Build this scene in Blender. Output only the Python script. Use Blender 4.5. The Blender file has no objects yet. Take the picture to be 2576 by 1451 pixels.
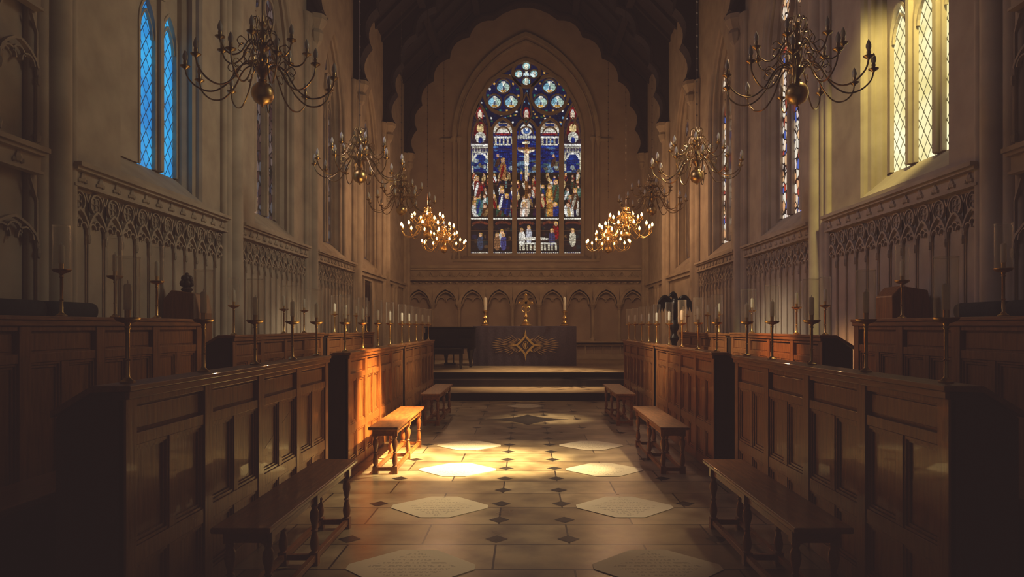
import bpy, bmesh, math, random
import numpy as np
from mathutils import Vector, Matrix
from mathutils.geometry import tessellate_polygon
random.seed(4)
C=bpy.context; COL=C.scene.collection
pi=math.pi
# ---------------------------------------------------------------- materials
def newmat(n):
    m=bpy.data.materials.new(n); m.use_nodes=True
    nt=m.node_tree; b=nt.nodes['Principled BSDF']; return m,nt,b
def N(nt,t,**k):
    n=nt.nodes.new(t)
    for a,v in k.items(): setattr(n,a,v)
    return n
def noisy(name,c1,c2,scale=4,rough=.7,metal=0,bump=.15,stretch=(1,1,1),detail=6,spec=.4,coat=0):
    m,nt,b=newmat(name); L=nt.links.new
    tc=N(nt,'ShaderNodeTexCoord'); mp=N(nt,'ShaderNodeMapping'); mp.inputs['Scale'].default_value=stretch
    L(tc.outputs['Object'],mp.inputs[0])
    no=N(nt,'ShaderNodeTexNoise'); no.inputs['Scale'].default_value=scale; no.inputs['Detail'].default_value=detail
    L(mp.outputs[0],no.inputs['Vector'])
    r=N(nt,'ShaderNodeValToRGB'); r.color_ramp.elements[0].position=.3; r.color_ramp.elements[1].position=.72
    r.color_ramp.elements[0].color=(*c1,1); r.color_ramp.elements[1].color=(*c2,1)
    L(no.outputs['Fac'],r.inputs[0]); L(r.outputs[0],b.inputs['Base Color'])
    b.inputs['Roughness'].default_value=rough; b.inputs['Metallic'].default_value=metal
    b.inputs['Specular IOR Level'].default_value=spec
    b.inputs['Coat Weight'].default_value=coat
    if bump:
        bp=N(nt,'ShaderNodeBump'); bp.inputs['Strength'].default_value=bump; bp.inputs['Distance'].default_value=.02
        L(no.outputs['Fac'],bp.inputs['Height']); L(bp.outputs[0],b.inputs['Normal'])
    return m
STONE=noisy('stone',(.36,.29,.22),(.50,.42,.32),3,.85,bump=.2)
PLASTER=noisy('plaster',(.36,.28,.23),(.46,.37,.30),2,.9,bump=.1)
WOOD=noisy('oak',(.17,.060,.018),(.37,.145,.042),6,.42,bump=.15,stretch=(6,1,6),coat=.15)
WOODV=noisy('oak_vertical',(.17,.060,.018),(.37,.145,.044),6,.42,bump=.15,stretch=(7,7,.8),coat=.15)
DARKW=noisy('dark_wood',(.035,.017,.011),(.075,.038,.022),5,.5,stretch=(3,3,1))
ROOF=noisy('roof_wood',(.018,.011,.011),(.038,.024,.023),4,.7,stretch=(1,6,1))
BRASS=noisy('brass',(.68,.45,.16),(.88,.62,.26),8,.34,metal=1,bump=.03)
SHADEBRASS=noisy('shaded_brass',(.36,.25,.11),(.52,.37,.17),8,.30,metal=1,bump=.03)  # darker copy of the brass, near-silhouette shade put into its colour
BLACK=noisy('black_lacquer',(.008,.007,.007),(.02,.016,.015),3,.25,bump=0)
BRONZE=noisy('dark_bronze',(.015,.012,.01),(.035,.027,.02),8,.35,metal=.7)
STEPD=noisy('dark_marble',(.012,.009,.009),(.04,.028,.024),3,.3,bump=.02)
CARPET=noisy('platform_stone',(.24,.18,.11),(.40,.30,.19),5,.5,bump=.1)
CUSH=noisy('cushion_cloth',(.012,.016,.022),(.03,.035,.04),20,.9)
CLOTH=noisy('purple_cloth',(.078,.062,.092),(.11,.088,.122),30,.95,bump=.2)
GOLD=noisy('gold_thread',(.50,.33,.12),(.8,.58,.24),30,.5,metal=.2)
PALETH=noisy('pale_thread',(.36,.25,.15),(.5,.36,.22),30,.7)
WAX=noisy('wax',(.86,.82,.72),(.93,.90,.82),5,.5,bump=0)
nt=WAX.node_tree; tl=nt.nodes.new('ShaderNodeBsdfTranslucent'); tl.inputs[0].default_value=(.95,.88,.74,1); mxs=nt.nodes.new('ShaderNodeMixShader'); mxs.inputs[0].default_value=.4
nt.links.new(nt.nodes['Principled BSDF'].outputs[0],mxs.inputs[1]); nt.links.new(tl.outputs[0],mxs.inputs[2]); nt.links.new(mxs.outputs[0],nt.nodes['Material Output'].inputs[0])
MEMO,nt,b=newmat('memorial_stone'); L=nt.links.new
tc=N(nt,'ShaderNodeTexCoord'); sx=N(nt,'ShaderNodeSeparateXYZ'); L(tc.outputs['Object'],sx.inputs[0])
def M(nt,op,a,bv=None,c=None):
    n=N(nt,'ShaderNodeMath',operation=op)
    for i,x in enumerate((a,bv,c)):
        if x is None: continue
        if isinstance(x,(int,float)): n.inputs[i].default_value=x
        else: nt.links.new(x,n.inputs[i])
    return n.outputs[0]
mp=N(nt,'ShaderNodeMapping'); mp.inputs['Scale'].default_value=(70,22,1); L(tc.outputs['Object'],mp.inputs[0])
no=N(nt,'ShaderNodeTexNoise'); no.inputs['Scale'].default_value=1.0; L(mp.outputs[0],no.inputs['Vector'])
row=M(nt,'LESS_THAN',M(nt,'FRACT',M(nt,'MULTIPLY',sx.outputs[1],18)),.5)
inx=M(nt,'LESS_THAN',M(nt,'ADD',M(nt,'ABSOLUTE',sx.outputs[0]),M(nt,'MULTIPLY',M(nt,'ABSOLUTE',sx.outputs[1]),.9)),.27)
mk=M(nt,'MULTIPLY',M(nt,'MULTIPLY',row,inx),M(nt,'GREATER_THAN',no.outputs['Fac'],.5))
mx=N(nt,'ShaderNodeMix',data_type='RGBA'); L(mk,mx.inputs[0]); mx.inputs[6].default_value=(.74,.68,.52,1); mx.inputs[7].default_value=(.50,.45,.33,1)
L(mx.outputs[2],b.inputs['Base Color']); b.inputs['Roughness'].default_value=.5
# floor
FLOORM,nt,b=newmat('floor_slabs'); L=nt.links.new
tc=N(nt,'ShaderNodeTexCoord'); br=N(nt,'ShaderNodeTexBrick')
mp=N(nt,'ShaderNodeMapping'); mp.inputs['Location'].default_value=(.2,.1,0); L(tc.outputs['Object'],mp.inputs[0]); L(mp.outputs[0],br.inputs[0])
br.inputs['Scale'].default_value=1; br.inputs['Brick Width'].default_value=.98; br.inputs['Row Height'].default_value=.485
br.inputs['Mortar Size'].default_value=.007; br.inputs['Color1'].default_value=(.29,.215,.125,1); br.inputs['Color2'].default_value=(.54,.44,.28,1)
br.inputs['Mortar'].default_value=(.05,.035,.025,1)
no=N(nt,'ShaderNodeTexNoise'); no.inputs['Scale'].default_value=3.5; no.inputs['Detail'].default_value=10; L(tc.outputs['Object'],no.inputs['Vector'])
mx=N(nt,'ShaderNodeMix',data_type='RGBA',blend_type='MULTIPLY'); mx.inputs[0].default_value=.9
r=N(nt,'ShaderNodeValToRGB'); r.color_ramp.elements[0].position=.32; r.color_ramp.elements[0].color=(.42,.38,.36,1); r.color_ramp.elements[1].position=.62
L(no.outputs['Fac'],r.inputs[0]); L(br.outputs[0],mx.inputs[6]); L(r.outputs[0],mx.inputs[7]); L(mx.outputs[2],b.inputs['Base Color'])
rr=N(nt,'ShaderNodeMapRange'); rr.inputs[3].default_value=.2; rr.inputs[4].default_value=.45; L(no.outputs['Fac'],rr.inputs[0]); L(rr.outputs[0],b.inputs['Roughness'])
bp=N(nt,'ShaderNodeBump'); bp.inputs['Strength'].default_value=.25; bp.inputs['Distance'].default_value=.01; L(no.outputs['Fac'],bp.inputs['Height']); L(bp.outputs[0],b.inputs['Normal'])
# clear glass (thin)
GLASS,nt,b=newmat('clear_glass')
for n in list(nt.nodes):
    if n.type!='OUTPUT_MATERIAL': nt.nodes.remove(n)
out=nt.nodes['Material Output']; tr=N(nt,'ShaderNodeBsdfTransparent'); gl=N(nt,'ShaderNodeBsdfGlossy'); gl.inputs['Roughness'].default_value=.18
tr.inputs[0].default_value=(.98,.98,.96,1); df=N(nt,'ShaderNodeBsdfTranslucent'); df.inputs[0].default_value=(.98,.94,.88,1)
gm=N(nt,'ShaderNodeMixShader'); gm.inputs[0].default_value=.5; nt.links.new(gl.outputs[0],gm.inputs[1]); nt.links.new(df.outputs[0],gm.inputs[2])
fr=N(nt,'ShaderNodeLayerWeight'); fr.inputs[0].default_value=.35; ms=N(nt,'ShaderNodeMixShader')
fp=M(nt,'POWER',fr.outputs['Facing'],1.8)
ad=M(nt,'MULTIPLY_ADD',fp,.9,.11)
nt.links.new(ad,ms.inputs[0]); nt.links.new(tr.outputs[0],ms.inputs[1]); nt.links.new(gm.outputs[0],ms.inputs[2]); nt.links.new(ms.outputs[0],out.inputs[0])
def emis(name,col,s,base=(.5,.4,.3)):
    m,nt,b=newmat(name); b.inputs['Base Color'].default_value=(*base,1); b.inputs['Emission Color'].default_value=(*col,1); b.inputs['Emission Strength'].default_value=s; return m
BULBON=emis('bulb_lit',(1,.46,.12),22)
BULBOFF=noisy('bulb_unlit',(.72,.67,.60),(.8,.75,.68),5,.15,bump=0); BULBOFF.node_tree.nodes['Principled BSDF'].inputs['Transmission Weight'].default_value=.2
def leaded(name,c1,c2,s,nsc=3,sampling=True):
    m,nt,b=newmat(name); L=nt.links.new
    tc=N(nt,'ShaderNodeTexCoord'); sp=N(nt,'ShaderNodeSeparateXYZ'); L(tc.outputs['Object'],sp.inputs[0])
    y=M(nt,'DIVIDE',sp.outputs[1],.13); z=M(nt,'DIVIDE',sp.outputs[2],.19)
    a=M(nt,'LESS_THAN',M(nt,'FRACT',M(nt,'ADD',y,z)),.11); q=M(nt,'LESS_THAN',M(nt,'FRACT',M(nt,'SUBTRACT',y,z)),.11)
    ln=M(nt,'MAXIMUM',a,q)
    no=N(nt,'ShaderNodeTexNoise'); no.inputs['Scale'].default_value=nsc; L(tc.outputs['Object'],no.inputs['Vector'])
    r=N(nt,'ShaderNodeValToRGB'); r.color_ramp.elements[0].position=.35; r.color_ramp.elements[1].position=.65
    r.color_ramp.elements[0].color=(*c1,1); r.color_ramp.elements[1].color=(*c2,1); L(no.outputs['Fac'],r.inputs[0])
    mx=N(nt,'ShaderNodeMix',data_type='RGBA'); L(ln,mx.inputs[0]); L(r.outputs[0],mx.inputs[6]); mx.inputs[7].default_value=(c1[0]*.12,c1[1]*.12,c1[2]*.12,1)
    b.inputs['Base Color'].default_value=(.03,.03,.03,1); b.inputs['Roughness'].default_value=.4
    L(mx.outputs[2],b.inputs['Emission Color']); b.inputs['Emission Strength'].default_value=s
    return m
def stained(name,cols,s,scale=9):
    m,nt,b=newmat(name); L=nt.links.new
    tc=N(nt,'ShaderNodeTexCoord'); v=N(nt,'ShaderNodeTexVoronoi'); v.inputs['Scale'].default_value=scale
    v2=N(nt,'ShaderNodeTexVoronoi',feature='DISTANCE_TO_EDGE'); v2.inputs['Scale'].default_value=scale
    mp=N(nt,'ShaderNodeMapping'); mp.inputs['Scale'].default_value=(.01,1.3,.8); L(tc.outputs['Object'],mp.inputs[0])
    L(mp.outputs[0],v.inputs['Vector']); L(mp.outputs[0],v2.inputs['Vector'])
    s3=N(nt,'ShaderNodeSeparateColor'); L(v.outputs['Color'],s3.inputs[0])
    r=N(nt,'ShaderNodeValToRGB'); r.color_ramp.interpolation='CONSTANT'
    el=r.color_ramp.elements
    while len(el)<len(cols): el.new(.5)
    for i,c in enumerate(cols): el[i].position=i/len(cols); el[i].color=(*c,1)
    L(s3.outputs[0],r.inputs[0])
    e=M(nt,'GREATER_THAN',v2.outputs['Distance'],.07)
    mx=N(nt,'ShaderNodeMix',data_type='RGBA'); L(e,mx.inputs[0]); mx.inputs[6].default_value=(.004,.003,.003,1); L(r.outputs[0],mx.inputs[7])
    b.inputs['Base Color'].default_value=(.02,.02,.02,1); b.inputs['Roughness'].default_value=.4
    L(mx.outputs[2],b.inputs['Emission Color']); b.inputs['Emission Strength'].default_value=s
    return m
GL_BLUE=leaded('leaded_blue_glass',(.01,.22,.60),(.03,.42,.82),1.0)
GL_YEL=leaded('leaded_pale_glass',(.72,.62,.26),(.95,.90,.58),1.2,2)
GL_ST=stained('stained_bright',[(.9,.55,.28),(1,.8,.6),(.07,.13,.5),(.9,.7,.5),(.5,.06,.03),(.95,.85,.75),(.85,.7,.62),(.8,.42,.2),(.95,.85,.7)],.85)
GL_DIM=stained('stained_dim',[(.06,.03,.03),(.16,.11,.10),(.03,.03,.06),(.10,.05,.04),(.10,.09,.10),(.05,.02,.02)],.6)
EASTG,nt,b=newmat('pictorial_glass'); at=N(nt,'ShaderNodeAttribute',attribute_name='Col')
nt.links.new(at.outputs['Color'],b.inputs['Emission Color']); b.inputs['Emission Strength'].default_value=1.1
b.inputs['Base Color'].default_value=(.01,.01,.015,1); b.inputs['Roughness'].default_value=.5
try: EASTG.cycles.emission_sampling='NONE'
except Exception: pass
INLAY=noisy('black_marble',(.012,.010,.008),(.03,.022,.02),6,.4,bump=0)
# ---------------------------------------------------------------- mesh builder
def circ(n,r,cx=0,cy=0,a0=0,a1=2*pi,closed=True):
    k=n if closed else n-1
    return [(cx+r*math.cos(a0+(a1-a0)*i/k),cy+r*math.sin(a0+(a1-a0)*i/k)) for i in range(n)]
class MB:
    def __init__(s): s.v=[];s.f=[];s.m=[];s.cm=0
    def add(s,vs,fs):
        o=len(s.v); s.v+=[tuple(p) for p in vs]
        for f in fs: s.f.append(tuple(i+o for i in f)); s.m.append(s.cm)
        return s
    def box(s,x0,x1,y0,y1,z0,z1):
        return s.add([(x0,y0,z0),(x1,y0,z0),(x1,y1,z0),(x0,y1,z0),(x0,y0,z1),(x1,y0,z1),(x1,y1,z1),(x0,y1,z1)],
            [(0,3,2,1),(4,5,6,7),(0,1,5,4),(1,2,6,5),(2,3,7,6),(3,0,4,7)])
    def lathe(s,prof,cx=0,cy=0,cz=0,seg=16):
        vs=[];fs=[]
        for r,z in prof:
            for i in range(seg):
                a=2*pi*i/seg; vs.append((cx+r*math.cos(a),cy+r*math.sin(a),cz+z))
        for j in range(len(prof)-1):
            for i in range(seg):
                k=(i+1)%seg; fs.append((j*seg+i,j*seg+k,(j+1)*seg+k,(j+1)*seg+i))
        fs.append(tuple(reversed(range(seg)))); fs.append(tuple((len(prof)-1)*seg+i for i in range(seg)))
        return s.add(vs,fs)
    def tube(s,pts,r,seg=8,flat=1.0):
        pts=[Vector(p) for p in pts]; vs=[];fs=[]; n=len(pts); up=None
        for j,p in enumerate(pts):
            t=(pts[min(j+1,n-1)]-pts[max(j-1,0)]).normalized()
            ref=Vector((0,0,1)) if abs(t.z)<.9 else Vector((0,1,0))
            if up is not None: ref=up
            a=t.cross(ref).normalized(); b=a.cross(t).normalized(); up=b
            rr=r[j] if isinstance(r,(list,tuple)) else r
            for i in range(seg):
                g=2*pi*i/seg; vs.append(p+a*rr*math.cos(g)+b*rr*flat*math.sin(g))
        for j in range(n-1):
            for i in range(seg):
                k=(i+1)%seg; fs.append((j*seg+i,j*seg+k,(j+1)*seg+k,(j+1)*seg+i))
        fs.append(tuple(reversed(range(seg)))); fs.append(tuple((n-1)*seg+i for i in range(seg)))
        return s.add(vs,fs)
    def P(s,pl,u,v,w): return (u,w,v) if pl=='XZ' else ((w,u,v) if pl=='YZ' else (u,v,w))
    def prism(s,poly,pl,a,b):
        n=len(poly); vs=[s.P(pl,u,v,a) for u,v in poly]+[s.P(pl,u,v,b) for u,v in poly]
        tri=tessellate_polygon([[Vector((u,v,0)) for u,v in poly]])
        fs=[tuple(t) for t in tri]+[tuple(i+n for i in reversed(t)) for t in tri]
        for i in range(n): k=(i+1)%n; fs.append((i,k,k+n,i+n))
        return s.add(vs,fs)
    def ribbon(s,pts,w,pl,a,b,closed=False):
        n=len(pts); q=[Vector(p) for p in pts]; Lf=[];Rt=[]
        for i in range(n):
            if closed: t=q[(i+1)%n]-q[i-1]
            else: t=q[min(i+1,n-1)]-q[max(i-1,0)]
            t=t.normalized() if t.length>1e-9 else Vector((1,0)); nn=Vector((-t.y,t.x))*w/2
            Lf.append(q[i]+nn);Rt.append(q[i]-nn)
        vs=[]
        for i in range(n):
            vs+=[s.P(pl,Lf[i].x,Lf[i].y,a),s.P(pl,Rt[i].x,Rt[i].y,a),s.P(pl,Rt[i].x,Rt[i].y,b),s.P(pl,Lf[i].x,Lf[i].y,b)]
        fs=[]
        for i in range(n if closed else n-1):
            k=(i+1)%n
            for c in range(4): d=(c+1)%4; fs.append((i*4+c,i*4+d,k*4+d,k*4+c))
        if not closed: fs+=[(0,1,2,3),((n-1)*4+3,(n-1)*4+2,(n-1)*4+1,(n-1)*4)]
        return s.add(vs,fs)
    def ellipsoid(s,c,r,seg=12,rings=8):
        vs=[];fs=[]
        for j in range(rings+1):
            t=pi*j/rings
            for i in range(seg):
                a=2*pi*i/seg; vs.append((c[0]+r[0]*math.sin(t)*math.cos(a),c[1]+r[1]*math.sin(t)*math.sin(a),c[2]+r[2]*math.cos(t)))
        for j in range(rings):
            for i in range(seg):
                k=(i+1)%seg; fs.append((j*seg+i,j*seg+k,(j+1)*seg+k,(j+1)*seg+i))
        return s.add(vs,fs)
    def build(s,name,mats,loc=(0,0,0),parent=None,smooth=False,bevel=0,recalc=True,local=True,shift=False):
        me=bpy.data.meshes.new(name); vs=s.v
        if shift: vs=[(x-loc[0],y-loc[1],z-loc[2]) for x,y,z in s.v]
        me.from_pydata(vs,[],s.f); 
        if not isinstance(mats,(list,tuple)): mats=[mats]
        for m in mats: me.materials.append(m)
        if len(mats)>1: me.polygons.foreach_set('material_index',s.m)
        if recalc:
            bm=bmesh.new(); bm.from_mesh(me); bmesh.ops.remove_doubles(bm,verts=bm.verts,dist=1e-5); bmesh.ops.recalc_face_normals(bm,faces=bm.faces); bm.to_mesh(me); bm.free()
        if smooth:
            me.polygons.foreach_set('use_smooth',[True]*len(me.polygons))
            try: me.set_sharp_from_angle(angle=math.radians(40))
            except Exception: pass
        o=bpy.data.objects.new(name,me); o.location=loc; COL.objects.link(o)
        if parent: o.parent=parent
        if bevel:
            mo=o.modifiers.new('b','BEVEL'); mo.width=bevel; mo.segments=2; mo.limit_method='ANGLE'
        return o
def tag(o,label,cat,group=None):
    o['label']=label; o['category']=cat
    if group: o['group']=group
    return o
def struct(o): o['kind']='structure'; return o
def empty(name,loc,label,cat,group=None):
    e=bpy.data.objects.new(name,None); e.empty_display_size=.1; e.location=loc; COL.objects.link(e); return tag(e,label,cat,group)
def copy_thing(o,loc=None,rot=None,parent=None):
    n=o.copy(); COL.objects.link(n)
    if parent: n.parent=parent
    if loc is not None: n.location=loc
    if rot is not None: n.rotation_euler=(0,0,rot)
    for c in list(o.children):
        copy_thing(c,parent=n)
    return n
def arch(w,p,a,n=12,c0=0):
    R=a-p; c=(R*R-w*w)/(2*w); r=w+c; th=math.asin(min(1,R/r)) if c>=0 else pi-math.asin(min(1,R/r))
    L=[(c0-(r*math.cos(th*i/n)-c),p+r*math.sin(th*i/n)) for i in range(n+1)]
    return L+[(2*c0-u,v) for u,v in reversed(L[:-1])]
def archh(u,w,p,a):
    R=a-p; c=(R*R-w*w)/(2*w); r=w+c; x=abs(u)+c
    return p+math.sqrt(max(0,r*r-x*x))
# ---------------------------------------------------------------- dims
WX=3.67; GX=3.95; BY=22.0; WT=8.8; RZ=12.6
tn=[0]
def trim(mb,mat=STONE,**k):
    tn[0]+=1; o=mb.build('trim_%d'%tn[0],mat,**k); return struct(o)
# floor
fm=MB(); fm.add([(-WX,-1,0),(WX,-1,0),(WX,15.3,0),(-WX,15.3,0)],[(0,1,2,3)])
fm.cm=1
def dia(cx,cy,rx,ry,z=.0015): fm.add([(cx-rx,cy,z),(cx,cy-ry,z),(cx+rx,cy,z),(cx,cy+ry,z)],[(0,1,2,3)])
yy=4.87
k=0
while yy<13.7:
    for x in (-.2,.29): dia(x,yy,.078,.085)
    if k%2==0:
        for x in (-1.2,1.3): dia(x,yy,.078,.085)
    elif yy>9.3:
        for x in (-.7,.8): dia(x,yy,.07,.08)
    k+=1; yy+=.485
# concave star mosaic
st=[]
for i in range(32):
    a=2*pi*i/32; q=abs(math.cos(a))**.72+abs(math.sin(a))**.72; rr=(1/q)**(1/.72)
    st.append((.03+.63*rr*math.cos(a),11.1+.62*rr*math.sin(a)))
fm.prism(st,'XY',.001,.003)
fl=fm.build('floor',[FLOORM,INLAY],recalc=False); struct(fl)
# memorial slabs
def memo(x,y,s=1):
    mb=MB(); w=.385*s;h=.33*s
    mb.prism([(-w,.05),(-w,-.04),(-.11,-h),(.11,-h),(w,-.05),(w,.04),(.11,h),(-.11,h)],'XY',0,.004)
    return tag(mb.build('memorial_slab',MEMO,loc=(x,y,.001)),'pale stone lozenge slab with a worn incised inscription set in floor','memorial slab','memorial slabs in the floor')
for y in (4.3,5.74,7.22,8.68): memo(-.69,y); memo(.79,y)
memo(.0,12.95,.85)
# steps / sanctuary platform
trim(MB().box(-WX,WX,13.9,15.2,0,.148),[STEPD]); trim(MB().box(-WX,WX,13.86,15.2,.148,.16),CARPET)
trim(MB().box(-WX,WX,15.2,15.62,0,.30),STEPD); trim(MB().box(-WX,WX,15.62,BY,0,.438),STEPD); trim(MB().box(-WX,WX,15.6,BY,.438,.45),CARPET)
# stall platforms
for d in (-1,1):
    x0,x1=sorted((d*2.0,d*2.84)); trim(MB().box(x0,x1,1,13.6,0,.12),DARKW)
    x0,x1=sorted((d*2.84,d*WX)); trim(MB().box(x0,x1,1,13.6,0,.30),DARKW)
# ---------------------------------------------------------------- side walls + windows
wins={-1:[7.3,10.5,13.75,17.0],1:[7.03,10.35,13.6,16.85]}
OW,GW=.82,.74; SILL0,SILL1=2.85,3.1; SP,AP=5.4,7.1
def side_wall(d):
    mb=MB(); X=d*WX
    def q(y0,y1,a0,a1,b0,b1): mb.add([(X,y0,a0),(X,y1,a1),(X,y1,b1),(X,y0,b0)],[(0,1,2,3)])
    cur=-1
    for wy in wins[d]:
        q(cur,wy-OW,0,0,WT,WT); n=24
        ar=arch(OW,SP,AP,12,wy)
        for (ya,za),(yb,zb) in zip(ar[:-1],ar[1:]):
            q(ya,yb,za,zb,WT,WT); q(ya,yb,0,0,SILL0,SILL0)
        prof=[(OW,AP,0),(OW-.02,AP-.02,.03),(OW-.02,AP-.02,.07),(OW-.06,AP-.06,.09),(OW-.04,AP-.04,.14),(GW,AP-.1,.2),(GW,AP-.1,GX-WX)]
        rows=[]
        for w,a,dep in prof:
            sl=SILL0+(SILL1-SILL0)*dep/(GX-WX)
            o=[(wy-w,sl)]+arch(w,SP,a,12,wy)+[(wy+w,sl)]
            rows.append([(X+d*dep,u,v) for u,v in o])
        for a,b in zip(rows[:-1],rows[1:]):
            m=len(a); mb.add(a+b,[(i,i+1,m+i+1,m+i) for i in range(m-1)]+[(0,m,2*m-1,m-1)])
        cur=wy+OW
    q(cur,BY,0,0,WT,WT)
    o=mb.build('wall_left' if d<0 else 'wall_right',STONE,recalc=False); struct(o)
side_wall(-1); side_wall(1)
wn=[1]
def side_window(d,wy,glass,head,label,cs=(-.48,0,.48),lw=.18):
    wn[0]+=1; X=d*GX; loc=(X,wy,SILL1)
    fr=MB()
    def heads(u):
        for c in cs:
            if abs(u-c)<=lw+1e-6: return head-.32 if abs(abs(u-c)-lw)<1e-6 else archh(u-c,lw,head-.32,head)
        return None
    us=sorted(set([-GW,GW]+[c+lw*k/5 for c in cs for k in range(-5,6)]))
    for a,b in zip(us[:-1],us[1:]):
        ta=min(archh(a,GW,SP,AP-.1),AP)+.0; tb=archh(b,GW,SP,AP-.1)
        mid=(a+b)/2; ins=any(abs(mid-c)<lw for c in cs)
        za,zb=(heads(a),heads(b)) if ins else (SILL1,SILL1)
        fr.add([(X,wy+a,za),(X,wy+b,zb),(X,wy+b,tb),(X,wy+a,ta)],[(0,1,2,3)])
        fr.add([(X-d*.03,wy+a,za),(X-d*.03,wy+b,zb),(X-d*.03,wy+b,tb),(X-d*.03,wy+a,ta)],[(0,1,2,3)])
    for c in cs:
        pts=[(wy+c-lw,SILL1)]+arch(lw,head-.32,head,8,wy+c)+[(wy+c+lw,SILL1)]
        fr.ribbon(pts,.03,'YZ',X-d*.045,X+d*.02)
        pts=arch(lw-.03,head-.4,head-.13,6,wy+c)
        fr.ribbon(pts,.02,'YZ',X-d*.03,X+d*.02)
    for u in ([ (a_+b_)/2 for a_,b_ in zip(cs[:-1],cs[1:])]): fr.box(*sorted((X-d*.08,X)),wy+u-.03,wy+u+.03,SILL1,head+.05)
    for u,z,r in ((-.3,head+.28,.2),(.3,head+.28,.2),(0,head+.62,.17)):
        if z+r<archh(u,GW,SP,AP-.1): fr.ribbon([(wy+a,b) for a,b in circ(20,r,u,z)],.05,'YZ',X-d*.09,X-d*.03,closed=True)
    w=fr.build('window_%d'%wn[0],STONE,loc=loc,shift=True,recalc=False); struct(w); w['label']=label
    for c in cs:
        g=MB(); g.prism([(c-lw,0)]+[(u,v-SILL1) for u,v in arch(lw,head-.32,head,8,c)]+[(c+lw,0)],'YZ',d*.0,d*.02)
        g.build('glass_pane',glass,parent=w)
    for u,z,r in ((-.3,head+.28,.19),(.3,head+.28,.19),(0,head+.62,.16)):
        if z+r<archh(u,GW,SP,AP-.1):
            g=MB(); g.prism([(a,b-SILL1) for a,b in circ(16,r,u,z)],'YZ',-d*.07,-d*.055); g.build('tracery_pane',glass,parent=w)
for i,(g,h) in enumerate(((GL_BLUE,4.86),(GL_DIM,5.9),(GL_DIM,5.9),(GL_DIM,5.9))): side_window(-1,wins[-1][i],g,h,'tall stone traceried window with leaded lights',**({'cs':(.10,.55),'lw':.16} if i==0 else {}))
for i,(g,h) in enumerate(((GL_YEL,4.86),(GL_ST,5.9),(GL_ST,5.9),(GL_DIM,5.9))): side_window(1,wins[1][i],g,h,'tall three-light stone traceried window')
# blind arcade on side walls
def arcade(d,y0,y1,zt,zb,n,X=WX,out=.0,rings=True):
    mb=MB(); X=X-out; p=(y1-y0)/n
    B=lambda a,b,*r: mb.box(*sorted((d*(X-a),d*(X-b))),*r)
    B(-.0,.12,y0,y1,zt-.035,zt); B(0,.09,y0,y1,zt-.06,zt-.035); B(0,.045,y0,y1,zt-.17,zt-.06); B(0,.07,y0,y1,zt-.19,zt-.17)
    for i in range(n):
        yc=y0+p*(i+.5); mb.ellipsoid((d*(X-.05),yc,zt-.115),(.025,.04,.035),6,4)
        for j in (0,1,2): mb.ellipsoid((d*(X-.05),yc+(j-1)*.04,zt-.115+(.03 if j==1 else -.02)),(.02,.02,.02),5,3)
    r=p*.34; zc=zt-.21-r
    for i in range(n):
        yc=y0+p*(i+.5)
        if rings:
            mb.ribbon([(yc+a,zc+b) for a,b in circ(18,r)],.012,'YZ',d*X,d*(X-.024),True)
            for a in range(4):
                g=pi/4+a*pi/2; mb.ribbon([(yc+r*.45*math.cos(g)+x,zc+r*.45*math.sin(g)+z) for x,z in circ(8,r*.36)],.007,'YZ',d*X,d*(X-.012),True)
        sp=zc-r-.15; ap=zc-r+.02
        L_=[(-p/2,sp),(-p*.44,sp+.06),(-p*.28,sp+.12),(-p*.12,sp+.155),(0,ap)]
        mb.ribbon([(yc+a,b) for a,b in L_]+[(yc-a,b) for a,b in reversed(L_[:-1])],.02,'YZ',d*X,d*(X-.035))
        for s in (-1,1): mb.ribbon([(yc+s*p/2,sp),(yc+s*p/2,zc),(yc+s*p*.36,zc+r*.9)],.012,'YZ',d*X,d*(X-.022))
        for s in (-1,1):
            mb.ribbon([(yc+s*p*.24+a,sp+.02+b) for a,b in circ(7,p*.17,0,0,0,pi,False)],.013,'YZ',d*X,d*(X-.028))
        mb.ribbon([(yc+a,sp+.055+b) for a,b in circ(7,p*.15,0,0,0,pi,False)],.012,'YZ',d*X,d*(X-.028))
    for i in range(n+1):
        yc=y0+p*i; mb.lathe([(.02,zb),(.026,zb+.05),(.012,zb+.08),(.012,sp-.05),(.02,sp-.02),(.02,sp+.02)],d*(X-.02),yc,0,6)
        mb.ellipsoid((d*(X-.03),yc,sp-.07),(.02,.02,.045),5,4)
    trim(mb,STONE,recalc=False)
piers=[5.5,8.87,12.1,15.35,18.5]
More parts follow.
